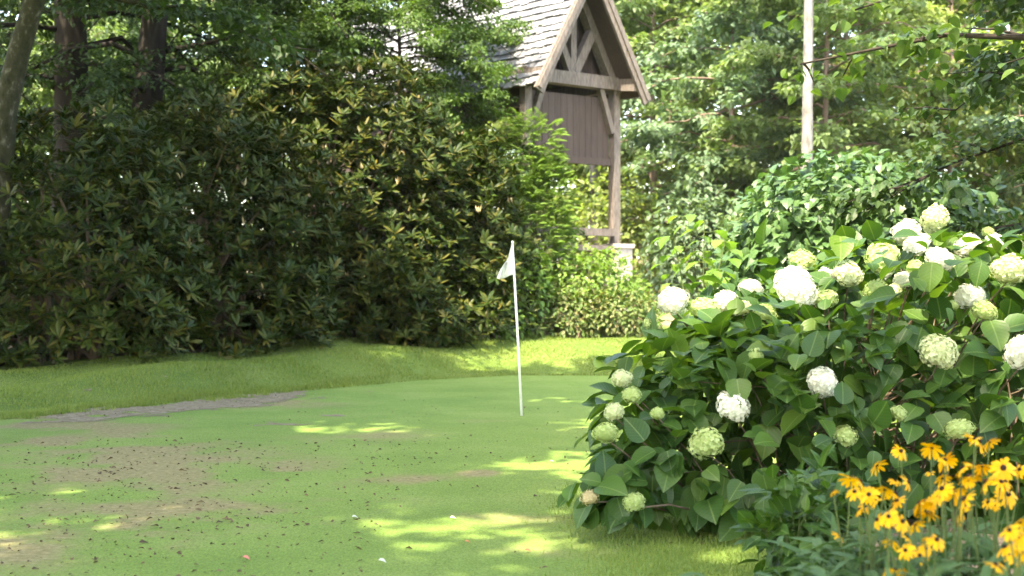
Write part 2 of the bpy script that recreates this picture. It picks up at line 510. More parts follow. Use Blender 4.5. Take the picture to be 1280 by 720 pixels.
mb = MB()
n = 3800
x, y = U(-7.5, -2.4, n), U(15.5, 22.5, n)
k = soil_here(x + rng.normal(0, .12, n), y + rng.normal(0, .15, n)); x, y = x[k], y[k]; n = len(x)
scatter(mb, leaf_template([(0, .15), (.5, .45), (1, .12)], -.1, -.5), np.stack([x, y, ground_z(x, y) + .012], -1), rdir(n) * np.array([1, 1, .2]), np.array([0, 0, 1]) + .4 * rdir(n), U(.008, .026, n))
tag(mb.build("gravel", noise_mat("grit", [(.08, .06, .03), (.19, .16, .105), (.3, .265, .2)], 8, 4, .9, 0, island=.6)), kind="stuff")

# planting bed on the right
bed = np.array([(1.5, 3.5), (1.6, 7.4), (1.85, 9.4), (2.1, 12.2), (6.5, 12.8), (8, 3.5)])
V, T = grid(np.arange(.8, 8, .1), np.arange(3, 13.2, .1), .016, lambda x, y: in_poly(*jig(x, y, .15), bed))
tag(link("mulch_bed", mesh_from("mulch_bed", V, T), M_MULCH, smooth=True), kind="structure")
mb = MB()
n = 3500
x, y = U(1.1, 6, n), U(4, 12.5, n)
k = in_poly(x, y, bed); x, y = x[k], y[k]; n = len(x)
ax = rdir(n); ax[:, 2] *= .2
scatter(mb, leaf_template([(0, .1), (.5, .2), (1, .08)], 0, .3), np.stack([x, y, ground_z(x, y) + U(.022, .035, n)], -1), ax, np.array([0, 0, 1]) + .5 * rdir(n), U(.03, .08, n))
tag(mb.build("bark_mulch", M_CHIP), kind="stuff")

# grass on the bank and in front of the shrub on the right
def blades(mb, x, y, h, wd):
    n = len(x)
    z = ground_z(x, y)
    lean = rng.normal(0, .35, (n, 2))
    b = np.stack([x, y, z], -1)
    ang = U(0, math.pi, n)
    side = np.stack([np.cos(ang), np.sin(ang), 0 * ang], -1) * wd[:, None]
    tip = b + np.stack([lean[:, 0] * h, lean[:, 1] * h, h], -1)
    V = np.stack([b - side, b + side, tip], 1).reshape(-1, 3)
    mb.add(V, np.arange(3 * n).reshape(-1, 3))
mb = MB()
n = 150000
x, t = U(-13, 9, n), U(-.15, 4.6, n)
y = np.interp(x, EX, EY) + t / np.interp(x, [-9, -3, 0, 3], [.72, .78, 1, 1])
ok = ~soil_here(x, y)
x, y, t = x[ok], y[ok], t[ok]
h = U(.03, .075, len(x)) * np.clip(.55 + .5 * np.sin(x * 1.7 + y) * np.sin(y * 2.1), .35, 1.1) + .03 * (t < .9) * (x < -2)
blades(mb, x, y, h, U(.004, .009, len(x)))
n = 42000
x, y = U(-.2, 2.2, n), U(6.6, 11.5, n)
ok = (x > .25 + .1 * (y - 7) + .14 * np.sin(y * 1.7) + rng.normal(0, .16, n)) & ~in_poly(x + .1, y, bed)
x, y = x[ok], y[ok]
blades(mb, x, y, U(.015, .045, len(x)), U(.002, .004, len(x)))
n = 16000                                   # longer tufts behind the soil strip
x, t = U(-6.2, -2.6, n), np.abs(rng.normal(.1, .35, n))
y = np.interp(x, EX, EY) + .15 + t
ok = (fbm(x, y, 2.5, 4) > .42) & ~soil_here(x, y)
x, y = x[ok], y[ok]
blades(mb, x, y, U(.025, .08, len(x)), U(.005, .01, len(x)))
n = 2500                                    # stray tufts in the soil strip
i = rng.integers(0, 45, n); kx, ky = U(-6, -3.2, 45), 0
x = kx[i] + rng.normal(0, .06, n); y = np.interp(kx, EX, EY)[i] + rng.normal(0, .3, 45)[i] + rng.normal(0, .06, n)
blades(mb, x, y, U(.03, .09, n), U(.004, .008, n))
tag(mb.build("grass", M_GRASS), kind="stuff")

# mown blades of the green
mb = MB()
n = 190000
y = 7 + 9 * U(0, 1, n) ** 1.25; x = U(-.4, .4, n) * y
ok = (x < 1.6 + .1 * y) & (wear_at(x, y) + .9 * (fbm(x * .8, y, 4.5, 21, 4) - .5) + U(-.2, .2, n) < .26) & (beyond(x, y) < -.2)
x, y = x[ok], y[ok]
blades(mb, x, y, U(.006, .014, len(x)), U(.0012, .0024, len(x)))
M_MOWN = leaf_mat("mown_blade", [(.1, .17, .034), (.135, .21, .042), (.18, .24, .06), (.25, .25, .1)], .4, .6, .2, nscale=.8)
tag(mb.build("mown_grass", M_MOWN), kind="stuff")

# dark litter lying on the green
mb = MB()
kx, ky = rng.normal(-3.0, 1.5, 60), U(7.5, 14.5, 60)
i = rng.integers(0, 60, 620)
x = np.r_[kx[i] + rng.normal(0, .35, 620), U(-3, 1.3, 150), U(-5, -.8, 900)]; y = np.r_[ky[i] + rng.normal(0, .4, 620), U(7.4, 20, 150), 7.4 + 7 * U(0, 1, 900) ** 1.3]
n = len(x)
ax = rdir(n); ax[:, 2] *= .3
scatter(mb, leaf_template([(0, .1), (.4, .3), (1, .05)], .3, .5), np.stack([x, y, ground_z(x, y) + .012], -1), ax, np.array([0, 0, 1]) + .6 * rdir(n), np.exp(rng.normal(-3.75, .42, n)))
tag(mb.build("leaf_litter", M_LITTER), kind="stuff")
def flat_mat(name, c):
    return leaf_mat(name, [c, tuple(min(1, v * 1.25) for v in c)], .2, .7, .2, (1, 1, 1))
for px, py, c, lab, sz in [(563, 651, (.6, .6, .55), "pale dry leaf lying on the green nearest below the small brown bare spot", .075),
                           (440, 650, (.42, .45, .4), "curled greyish leaf lying on the green left of the palest leaf", .08),
                           (303, 701, (.42, .16, .12), "red fallen leaf lying in a sunny fleck at the bottom of the green", .08),
                           (581, 681, (.4, .17, .08), "orange brown fallen leaf on the green below the palest leaf", .06),
                           (688, 579, (.5, .5, .47), "small white leaf scrap on the green right of the brown bare spot", .05),
                           (473, 705, (.4, .42, .37), "grey curled leaf lying at the bottom edge of the green", .08),
                           (656, 692, (.3, .12, .06), "russet fallen leaf on the sunlit turf in front of the white flowered shrub", .07)]:
    x, d = on_ground(px, py)
    mb = MB()
    scatter(mb, leaf_template([(0, .04), (.25, .28), (.6, .34), (.85, .15), (1, 0)], .5, .6), [(0, 0, .015)], [(1, U(-.4, .4), .15)], [(0, -.3, 1)], [sz * .55])
    o = mb.build("fallen_leaf", flat_mat("fallen_leaf", c))
    o.location = (x, d, float(ground_z(x, d)) + .006)
    tag(o, lab, "leaf", "single leaves lying on the green")

# ------------------------------------------------------------------ the timber porch with its steep shake roof
bd = np.array([.772, .635]); bb = np.array([-.635, .772])
O2 = np.array([1.375, 33.0])
def L(u, f, z):
    """u along the gable, f forward of the truss, z up"""
    p = O2 + bd * u - bb * f
    return np.array([p[0], p[1], z])
ZA, SL, HU, OV, BACK = 9.02, 1.75, 1.66, .75, -9.5
def zr(u):
    return ZA - SL * abs(u)
porch = thing("timber_porch", "brown timber gabled porch with pale shake roof rising behind the shrubs", "porch", L(0, 0, 1.0))
PL = np.array(porch.location)
def pb(mb, name, mat, parent=porch, off=PL):
    return mb.build(name, mat, parent, off)
# roof: a deck board under courses of single shakes, both slopes
roof = MB()
for sg in (-1, 1):
    P = [L(sg * (HU - .02), OV - .03, zr(HU) - .03), L(sg * .02, OV - .03, ZA - .065), L(sg * .02, BACK, ZA - .065), L(sg * (HU - .02), BACK, zr(HU) - .03)]
    nrm = np.array([sg * bd[0] * SL, sg * bd[1] * SL, 1.0]); nrm /= np.linalg.norm(nrm)
    roof.hull([p - nrm * .05 for p in P] + P)
roof = pb(roof, "roof", M_BOARD)
sh = MB()
slope_len = math.hypot(HU, HU * SL)
for sg in (-1, 1):
    nrm = np.array([sg * bd[0] * SL, sg * bd[1] * SL, 1.0]); nrm /= np.linalg.norm(nrm)
    nc = 16
    for c in range(nc):
        s0 = slope_len * c / nc; s1 = slope_len * (c + 1.25) / nc
        f = BACK
        while f < OV:
            wd = U(.16, .34)
            f1 = min(f + wd, OV)
            j = U(-.035, .035)
            u0, u1 = s0 / slope_len * HU, min((s1 + j) / slope_len, 1.03) * HU
            a_, b_ = L(sg * u0, f + .006, ZA - SL * u0), L(sg * u0, f1 - .006, ZA - SL * u0)
            c_, d_ = L(sg * u1, f1 - .006, ZA - SL * u1), L(sg * u1, f + .006, ZA - SL * u1)
            th = U(.03, .05)
            b0, b1 = nrm * -.03, nrm * .004
            sh.hull([a_ + b0, b_ + b0, c_ + b1, d_ + b1, a_ + b0 + nrm * .02, b_ + b0 + nrm * .02, c_ + b1 + nrm * th, d_ + b1 + nrm * th])
            f = f1
pb(sh, "shingles", M_SHAKE, roof)
mb = MB(); mb.bar(L(0, OV, ZA + .04), L(0, BACK, ZA + .04), .2, .05); pb(mb, "ridge_cap", M_SHAKE, roof)
for sg in (-1, 1):
    mb = MB()
    mb.bar(L(sg * .0, OV + .045, ZA - .17), L(sg * (HU + .02), OV + .045, zr(HU + .02) - .17), .07, .26, up=(0, 0, 1))
    mb.bar(L(sg * .0, OV + .1, ZA - .09), L(sg * (HU + .03), OV + .1, zr(HU + .03) - .09), .04, .12, up=(0, 0, 1))
    pb(mb, "rake_board", M_TIMBER)
# truss
def timber(name, a_, b_, w_=.2, h_=.2, up=None, mat=M_TIMBER):
    mb = MB()
    mb.bar(a_, b_, w_, h_, up=(-bb[0], -bb[1], 0) if up is None else up)
    return pb(mb, name, mat)
for sg in (-1, 1):
    timber("rafter", L(sg * .05, 0, ZA - .32), L(sg * 1.46, 0, zr(1.46) - .3), .24, .24)
timber("king_post", L(0, .005, 6.54), L(0, .005, 8.7), .17, .18)
timber("web_brace", L(-.06, .012, 6.56), L(-.55, .012, 7.6), .17, .17)
timber("web_brace", L(.06, .012, 6.56), L(.74, .012, 7.75), .22, .19)
timber("tie_beam", L(-1.52, .03, 6.39), L(1.52, .03, 6.39), .3, .3)
for sg in (-1, 1):
    timber("wall_plate", L(sg * 1.42, .19, 6.36), L(sg * 1.42, OV, 6.3), .24, .28, up=(0, 0, 1))
    timber("wall_plate", L(sg * 1.42, -.14, 6.36), L(sg * 1.42, BACK + .2, 6.36), .24, .28, up=(0, 0, 1))
for f in (0, -3.2):
    for sg in (-1, 1):
        timber("post", L(sg * 1.38, f, 2.6), L(sg * 1.38, f, 6.24), .2, .2)
        mb = MB(); p = L(sg * 1.38, f, 0)
        mb.bar(L(sg * 1.38 + .1, f, .3), L(sg * 1.38 + .1, f, 2.5), .5, .5, up=(-bb[0], -bb[1], 0))
        mb.bar(L(sg * 1.38 + .1, f, 2.5), L(sg * 1.38 + .1, f, 2.6), .58, .58, up=(-bb[0], -bb[1], 0))
        pb(mb, "stone_pier", M_STONE)
    
for sg in (-1, 1):
    timber("knee_brace", L(sg * 1.26, .03, 5.22), L(sg * .88, .03, 6.24), .13, .15)
# boarded gable and hanging boarded wall
def boards(name, f, u0, u1, z0, ztop, bw=.19):
    mb = MB()
    u = u0
    while u < u1 - 1e-3:
        a1 = min(u + bw, u1)
        za, zb = ztop(u + .004), ztop(a1 - .004)
        if min(za, zb) > z0:
            j = U(0, .006)
            P = [L(u + .004, f + j, z0), L(a1 - .004, f + j, z0), L(a1 - .004, f - .04, z0), L(u + .004, f - .04, z0),
                 L(u + .004, f + j, za), L(a1 - .004, f + j, zb), L(a1 - .004, f - .04, zb), L(u + .004, f - .04, za)]
            mb.hull(P)
        u = a1
    return pb(mb, name, M_BOARD)
boards("gable_boards", -.3, -1.44, 1.44, 6.3, lambda u: zr(u) - .12, .16)
boards("wall_boards", -.05, -1.23, 1.23, 4.62, lambda u: 6.05)
timber("wall_trim", L(-1.23, -.02, 4.53), L(1.23, -.02, 4.53), .11, .16, up=(0, 0, 1), mat=M_BOARD)
timber("railing", L(-1.2, .1, 2.86), L(1.2, .1, 2.86), .2, .17, up=(0, 0, 1))
mb = MB(); mb.hull([L(-1.6, .2, 2.42), L(1.6, .2, 2.42), L(1.6, BACK, 2.42), L(-1.6, BACK, 2.42), L(-1.6, .2, 2.55), L(1.6, .2, 2.55), L(1.6, BACK, 2.55), L(-1.6, BACK, 2.55)])
pb(mb, "deck", M_TIMBER)
mb = MB()
for sg in (-1, 1):
    mb.bar(L(sg * 1.36, -5.0, 4.36), L(sg * 1.36, BACK + .2, 4.36), .12, 3.62, up=(0, 0, 1))
mb.bar(L(-1.3, BACK + .3, 4.4), L(1.3, BACK + .3, 4.4), .1, 3.6, up=(0, 0, 1))
pb(mb, "house_wall", M_BOARD)

# ------------------------------------------------------------------ flagstick
fx, fd = on_ground(653, 520)
top = at(640.5, 304, fd)
base = np.array([fx, fd, 0.0])
fl = thing("golf_flag", "thin white flagstick leaning slightly left with limp white flag", "flag", tuple(base))
mb = MB(); mb.tube([base + [0, 0, -.15], base * .5 + top * .5, top], [.0155, .0145, .012], 10)
mb.build("pole", M_WHITE, fl, base, True)
mb = MB(); mb.tube([top - [0, 0, .004], top + [0, 0, .018], top + [0, 0, .03]], [.014, .017, .006], 10)
mb.build("pole_tip", M_WHITE, fl, base, True)
# limp cloth: pinned along the stick, folds hanging down and left
nu, nv = 26, 18
Vf = []
for j in range(nv):
    b_ = j / (nv - 1)                     # down the hoist
    for i in range(nu):
        a_ = i / (nu - 1)                 # out along the fly
        hx = top + (base - top) * ((.012 + b_ * .17))
        x_ = -a_ * .2 * (.25 + .75 * b_ ** .8) - .015
        z_ = -a_ * (.2 - .16 * b_ ** .7 + .04 * math.sin(a_ * 3))
        y_ = .045 * math.sin(a_ * 11 + b_ * 2.2) * (a_ ** .6) - .02 * a_
        Vf.append(hx + np.array([x_, y_, z_]))
Tf = []
for j in range(nv - 1):
    for i in range(nu - 1):
        q = j * nu + i
        Tf += [(q, q + 1, q + 1 + nu), (q, q + 1 + nu, q + nu)]
mb = MB(); mb.add(Vf, Tf)
fc = mb.build("flag_cloth", M_CLOTH, fl, base, True)
sm = fc.modifiers.new("thickness", 'SOLIDIFY'); sm.thickness = .003

# ------------------------------------------------------------------ shrubs from lobes
def lobe_points(lobes, n, shell=(.78, 1.02), p=2.6):
    """points near the skin of a union of rounded boxes, with their outward direction"""
    ar = np.array([(r[0] * r[1] * r[2]) ** (2 / 3) for c, r in lobes]); ar /= ar.sum()
    out, nr = [], []
    for (c, r), q in zip(lobes, ar):
        k = int(n * q * 1.6)
        d = rdir(k)
        rad = (np.abs(d) ** p).sum(1) ** (-1 / p)
        s = U(shell[0], shell[1], k)[:, None]
        P = d * rad[:, None] * s * np.array(r) + np.array(c)
        N = norm(d / np.array(r))
        out.append(P); nr.append(N)
    P, N = np.vstack(out), np.vstack(nr)
    inside = np.zeros(len(P), bool)
    for c, r in lobes:
        q = (np.abs((P - np.array(c)) / np.array(r)) ** p).sum(1) ** (1 / p)
        inside |= q < shell[0] * .97
    ok = ~inside & (P[:, 2] > ground_z(P[:, 0], P[:, 1]) + .08)
    P, N = P[ok], N[ok]
    i = rng.permutation(len(P))[:n]
    return P[i], N[i]

def stems_from(mb, base, P, r0=.03, r1=.006, spread=.25, bow=.2):
    for p in P:
        b = np.array(base) + np.r_[rng.normal(0, spread, 2), 0]
        b[2] = float(ground_z(b[0], b[1])) - .03
        m = (b + p) / 2 + np.array([0, 0, bow]) + rng.normal(0, .06, 3)
        m[:2] = m[:2] * .6 + b[:2] * .4
        mb.tube([b, b * .3 + m * .7 + np.array([0, 0, .02]), m * .55 + p * .45, p], [r0, r0 * .8, r0 * .5, r1], 6)

# rhododendrons
def rosettes(mb, P, N, size):
    n = len(P)
    for k in range(9):
        ang = 2 * math.pi * (k / 9) + U(-.3, .3, n) + rng.integers(0, 7, n)
        upv = norm(N * .6 + np.array([0, 0, .9]) + .35 * rdir(n))
        ref = norm(np.cross(upv, rdir(n)))
        if k == 0:
            R0 = ref; Uv = upv; B0 = np.cross(Uv, R0)
        rad = R0 * np.cos(2 * math.pi * k / 9 + U(-.25, .25, n))[:, None] + B0 * np.sin(2 * math.pi * k / 9 + U(-.25, .25, n))[:, None]
        lift = U(.15, 1.5, n)[:, None]
        ax = rad + Uv * lift
        nm = Uv - rad * lift * .8
        scatter(mb, L_RHODO, P + Uv * .01 * k, ax, nm, size * U(.75, 1.15, n))
rhodos = [
    ("dark", [((-7.3, 23.4, 1.9), (1.9, 1.8, 2.25)), ((-9.0, 22.6, 1.1), (1.4, 1.5, 1.6))], 1700, "darkest rhododendron at the left edge behind the leaning mossy trunk", .2),
    ("mid", [((-5.7, 26.0, 2.1), (2.3, 1.8, 2.6))], 1800, "shaded rhododendron between the dark left one and the tallest one", .2),
    ("tall", [((-3.6, 28.8, 2.7), (2.5, 2.0, 3.2))], 2500, "tallest rhododendron with pale shoots below the fine leaved overhanging branches", .205),
    ("right", [((-1.7, 29.3, 2.1), (1.7, 1.7, 2.5))], 1500, "rhododendron sloping down to the right beside the ferny green shrub", .2),
    ("small", [((-.3, 29.6, 1.2), (.9, 1.1, 1.45))], 500, "low rhododendron directly left of the flagstick behind the bank", .18)]
for kind, lobes, n, lab, sz in rhodos:
    c, r_ = lobes[0]
    bz = float(ground_z(c[0], c[1]))
    lobes = lobes + [((c[0], c[1] - .55, bz + .55), (r_[0] * 1.0, r_[1] * .85, .95))]
    root = thing("rhododendron_bush", lab, "shrub", (c[0], c[1], bz), "rhododendrons along the top of the bank")
    off = np.array(root.location)
    mb = MB()
    P, N = lobe_points(lobes, int(n * .8), (.84, 1.07), 3.2); P = P + N * 1.1 * (fbm(P[:, 0] * 1 + P[:, 1] * .7, P[:, 2], .9, 2, 3) - .5)[:, None]; rosettes(mb, P, N, sz * U(.7, 1.3, len(P)))
    P2, N2 = lobe_points(lobes, int(n * .38), (.55, .84), 3.2); rosettes(mb, P2, N2, sz)
    mb.build("foliage", M_RHODO, root, off)
    mb = MB(); stems_from(mb, c, P2[:45], .05, .012, .5, .3); mb.build("stems", M_TWIG, root, off)
    P3, N3 = lobe_points(lobes, max(8, n // (22 if kind in ("tall", "right") else 60)), (1.0, 1.08))
    mb = MB()
    for k in range(4):
        m_ = len(P3)
        scatter(mb, L_LANCE, P3 + .02 * rdir(m_), np.array([0, 0, 1.0]) + .45 * rdir(m_), rdir(m_), U(.07, .17, m_))
    tag(mb.build("young_shoots", M_TUFT, root, off), kind="stuff")

# ferny and mixed shrubs in front of the porch
def fronds(mb, P, D, length, npair=9, tpl=L_DIAMOND, lw=.3):
    for p, d, ln in zip(P, D, length):
        d = norm(d)
        s = np.linspace(.12, 1, npair)
        path = p + d[None] * (s * ln)[:, None] + np.array([0, 0, -.38 * ln]) * (s ** 2)[:, None]
        tang = norm(np.gradient(path, axis=0))
        side = norm(np.cross(tang, np.array([0, 0, 1.0])))
        for sg in (-1, 1):
            ax = side * sg + tang * .45 - np.array([0, 0, .25])
            scatter(mb, tpl, path, ax, np.array([0, 0, 1.0]) + .25 * rdir(npair), ln * lw * np.sin(np.pi * (.18 + .75 * s)))
        mb.tube(np.vstack([p[None], path]), .004, 3)
def shrub(name, lab, lobes, kind, mat, n, size, group, stem_n=25, stem_mat=None, shell=(.55, 1.05), tpl=L_OVAL, droop=.5, sr=.013):
    c = lobes[0][0]
    bz = float(ground_z(c[0], c[1]))
    root = thing(name, lab, "shrub", (c[0], c[1], bz), group)
    off = np.array(root.location)
    P, N = lobe_points(lobes, n, shell)
    mb = MB()
    m_ = len(P)
    if kind == "frond":
        fronds(mb, P, N * .7 + np.array([0, 0, .55]) + .5 * rdir(m_), size * U(.7, 1.2, m_))
    else:
        ax = N * .7 + .7 * rdir(m_) - np.array([0, 0, droop])
        nm = np.array([0, 0, 1.0]) + N * .5 + .4 * rdir(m_)
        scatter(mb, tpl, P, ax, nm, size * U(.65, 1.2, m_))
    mb.build("foliage", mat, root, off)
    mb = MB()
    stems_from(mb, (c[0], c[1], bz), P[:stem_n], sr, sr * .22, .25 if sr > .01 else .06, .15 if sr > .01 else .02)
    mb.build("stems", stem_mat or M_TWIG, root, off)
    return root

GC = "light green shrubs below the porch"
shrub("fern_leaved_shrub", "tall feathery bright green shrub between the rhododendrons and the porch post", [((.2, 30.4, 2.2), (.95, .9, 2.0)), ((-.45, 30.6, 3.1), (.75, .7, 1.5)), ((.7, 30.7, 3.1), (.6, .6, 1.3))], "frond", M_FROND, 2300, .3, GC)
shrub("fern_leaved_shrub", "feathery shrub reaching up in front of the hanging brown porch wall", [((.55, 31.0, 4.5), (.5, .5, .9)), ((.2, 31.0, 4.3), (.5, .5, 1.0))], "frond", M_FROND, 420, .34, GC, 12)
shrub("mixed_shrub", "rounded light green shrub under the stone pier and timber railing", [((1.65, 30.3, 1.35), (1.1, .9, 1.05)), ((2.4, 30.4, 1.0), (.7, .8, .75))], "leaf", M_FROND, 3600, .12, GC, 30)
shrub("mixed_shrub", "low brownish green shrub on the bank right of the flagstick", [((1.2, 29.6, .95), (.9, .6, .6)), ((2.2, 29.6, .95), (.9, .6, .6))], "leaf", M_MIXED, 3800, .1, GC, 30)
shrub("mixed_shrub", "pale leafy shrub behind the flagstick left of the low brownish shrub", [((-.35, 28.7, 1.2), (.75, .6, 1.0)), ((.2, 29.3, 1.5), (.6, .6, 1.0))], "leaf", M_FROND, 2600, .13, GC, 16)
shrub("oak_leaved_shrub", "big dark green shrub of drooping broad leaves behind the white flowers", [((4.3, 17.6, 1.7), (1.65, 1.2, 1.45)), ((3.3, 17.4, 1.4), (.8, .9, 1.1)), ((5.4, 17.8, 1.3), (.9, 1, 1.2)), ((4.0, 17.5, 2.25), (1.1, .9, .95)), ((5.0, 17.6, 1.95), (1.2, 1, 1.0))], "leaf", M_OAK, 9500, .16, None, 40, tpl=L_OAK, droop=.75)
GB = "shrubs at the edge of the wood"
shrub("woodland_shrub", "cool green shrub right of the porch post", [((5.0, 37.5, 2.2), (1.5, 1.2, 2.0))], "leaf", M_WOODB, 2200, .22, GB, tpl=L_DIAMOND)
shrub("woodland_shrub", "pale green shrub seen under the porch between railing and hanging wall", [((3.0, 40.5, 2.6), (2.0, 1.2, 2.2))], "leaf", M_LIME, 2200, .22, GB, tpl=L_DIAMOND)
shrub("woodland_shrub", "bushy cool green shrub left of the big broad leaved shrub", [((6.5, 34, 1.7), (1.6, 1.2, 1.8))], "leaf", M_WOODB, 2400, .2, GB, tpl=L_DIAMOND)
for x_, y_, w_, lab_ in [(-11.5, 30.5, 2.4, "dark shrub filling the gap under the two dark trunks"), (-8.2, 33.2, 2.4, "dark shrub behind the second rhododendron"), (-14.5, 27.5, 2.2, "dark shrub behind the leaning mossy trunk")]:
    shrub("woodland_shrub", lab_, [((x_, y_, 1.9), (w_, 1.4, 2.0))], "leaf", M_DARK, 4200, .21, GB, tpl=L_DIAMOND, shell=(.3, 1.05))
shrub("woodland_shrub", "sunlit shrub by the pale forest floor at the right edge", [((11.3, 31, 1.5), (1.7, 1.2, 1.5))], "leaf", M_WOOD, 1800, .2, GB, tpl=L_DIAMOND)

# sapling
sp = at(872, 420, 16.0)
root = thing("maple_sapling", "slim bright green sapling between the porch and the broad leaved shrub", "sapling", (sp[0], sp[1], float(ground_z(sp[0], sp[1]))))
off = np.array(root.location)
mb, st = MB(), MB()
for k in range(4):
    b = off + np.r_[rng.normal(0, .05, 2), -.02]
    tp = at(875 + (k - 1.5) * 22, 262 + abs(k - 1.4) * 26, 16 + U(-.2, .2))
    path = np.array([b * (1 - s) + tp * s + np.array([.05 * math.sin(3 * s + k), 0, 0]) for s in np.linspace(0, 1, 7)])
    st.tube(path, np.linspace(.014, .004, 7), 6)
    for s in np.linspace(.3, 1, 15):
        p = b * (1 - s) + tp * s
        for q in range(2):
            d = rdir(1)[0]; d[2] = .15
            e = p + d * U(.1, .22)
            st.tube([p, e], .003, 4)
            scatter(mb, L_OAK, [e], [d * 1 - np.array([0, 0, .35])], [np.array([0, 0, 1]) + .5 * d], [U(.13, .22)])
st.build("stems", M_STEM, root, off); mb.build("foliage", M_SAP, root, off)

# ------------------------------------------------------------------ trees
def crown(limb_mb, leaf_mb, base, h, cb, rad, n_limb, n_leaf, lsize, rise=.35, droop=.25, lean=(0, 0), trunk_r=.2, tpl=L_DIAMOND, flat=.35, tw=.9, prof=None):
    """limbs off a (possibly leaning) stem, side twigs off the limbs, leaves round the twigs"""
    base = np.array(base, float)
    ax = np.array([lean[0], lean[1], 1.0])
    twA, twB = [], []
    for i in range(n_limb):
        s = cb + (1 - cb) * ((i + U(0, 1)) / n_limb) ** .9
        r = rad * (prof(s) if prof else math.sin(math.pi * min(1, .18 + .78 * (s - cb) / (1 - cb))) ** .7) * U(.75, 1.15)
        az = i * 2.4 + U(-.5, .5)
        d = np.array([math.cos(az), math.sin(az), 0])
        p0 = base + ax * h * s * .97
        ts = np.linspace(0, 1, 6)
        path = p0 + d[None] * (ts * r)[:, None] + np.array([0, 0, 1.0]) * (rise * r * ts - droop * r * ts ** 2)[:, None]
        path += np.cumsum(rng.normal(0, .035 * r, (6, 3)), 0) * (ts[:, None] > 0)
        lr = min(.075, trunk_r * .38) * (1.15 - s) + .012
        limb_mb.tube(path, np.linspace(lr, .008, 6), 5)
        ntw = max(5, int(3 + r * 3.2))
        for q in range(ntw):
            t = U(.2, 1.0)
            k = min(4, int(t * 5)); p = path[k] + (path[k + 1] - path[k]) * (t * 5 - k)
            sd = d * .6 + .9 * rdir(1)[0] * np.array([1, 1, flat]) + np.array([0, 0, .08])
            ln = tw * U(.5, 1.1) * (.5 + .2 * r) * (1.1 - .4 * t)
            e = p + norm(sd) * ln - np.array([0, 0, .12 * ln])
            twA.append(p); twB.append(e)
            if q % 2 == 0:
                limb_mb.tube([p, (p + e) / 2 + np.array([0, 0, .03]), e], [.016, .011, .004], 4)
    twA, twB = np.array(twA), np.array(twB)
    i = rng.integers(0, len(twA), n_leaf)
    t = U(.1, 1.05, n_leaf)[:, None]
    P = twA[i] + (twB[i] - twA[i]) * t
    P = P + rng.normal(0, 1, (n_leaf, 3)) * np.array([.17, .17, .07]) * tw * (1 + lsize)
    out = norm(twB[i] - twA[i])
    axd = out * .6 + .9 * rdir(n_leaf) * np.array([1, 1, .5]) - np.array([0, 0, .35])
    nm = np.array([0, 0, 1.0]) + .45 * rdir(n_leaf)
    scatter(leaf_mb, tpl, P, axd, nm, lsize * U(.6, 1.25, n_leaf))

def tree(name, lab, loc, h, cb, rad, n_limb, n_leaf, lsize, leafm, barkm, trunk_r, group=None, lean=(0, 0), path=None, trunk_top=1.0, **kw):
    gz = float(ground_z(loc[0], loc[1]))
    root = thing(name, lab, "tree", (loc[0], loc[1], gz), group)
    tr, lf = MB(), MB()
    if path is None:
        ts = np.linspace(0, 1, 12)
        path = np.stack([lean[0] * h * ts, lean[1] * h * ts, h * ts * trunk_top - .3 * (ts == 0)], -1)
        path[1:, :2] += np.cumsum(rng.normal(0, trunk_r * .1, (11, 2)), 0)
        rr = trunk_r * (1 - .85 * ts) * (1 + .45 * np.exp(-ts * 25))
    else:
        rr = trunk_r * np.linspace(1.05, .55, len(path))
    tr.tube(path, rr, 14, .035)
    crown(tr, lf, (0, 0, 0), h, cb, rad, n_limb, n_leaf, lsize, lean=lean, trunk_r=trunk_r, **kw)
    tr.build("trunk", barkm, root, smooth=True)
    lf.build("crown", leafm, root)
    return root

rng = np.random.default_rng(5)
# left: three trunks behind and beside the rhododendrons
b1 = at(-14, 480, 22.3)
gz1 = float(ground_z(b1[0], b1[1]))
P1 = [np.array([b1[0], b1[1], gz1 - .2])] + [at(*q, 22.3) for q in [(-12, 400), (-6, 300), (-1, 220), (6, 140), (22, 70), (42, 5), (62, -70), (80, -160), (92, -320)]]
root_loc = (b1[0], b1[1])
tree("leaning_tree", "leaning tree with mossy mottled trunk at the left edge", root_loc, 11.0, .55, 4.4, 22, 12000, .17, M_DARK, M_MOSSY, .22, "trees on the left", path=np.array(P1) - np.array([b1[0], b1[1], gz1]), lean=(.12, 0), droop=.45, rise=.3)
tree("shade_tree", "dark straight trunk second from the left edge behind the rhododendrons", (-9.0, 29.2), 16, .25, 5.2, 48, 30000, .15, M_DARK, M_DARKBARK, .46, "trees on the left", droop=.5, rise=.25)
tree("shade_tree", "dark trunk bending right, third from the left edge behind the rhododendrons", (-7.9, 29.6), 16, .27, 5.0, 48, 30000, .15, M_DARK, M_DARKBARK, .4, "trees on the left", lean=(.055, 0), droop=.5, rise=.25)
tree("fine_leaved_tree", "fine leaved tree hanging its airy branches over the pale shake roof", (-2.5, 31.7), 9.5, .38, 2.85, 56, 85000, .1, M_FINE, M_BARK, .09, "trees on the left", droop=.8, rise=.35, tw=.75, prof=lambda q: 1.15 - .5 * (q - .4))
tree("fine_leaved_tree", "fine leaved tree whose twigs hang above the dark rhododendrons", (-5.2, 31.2), 9.5, .42, 3.2, 36, 30000, .085, M_FINE, M_BARK, .16, "trees on the left", droop=.75, rise=.35, tw=.8)

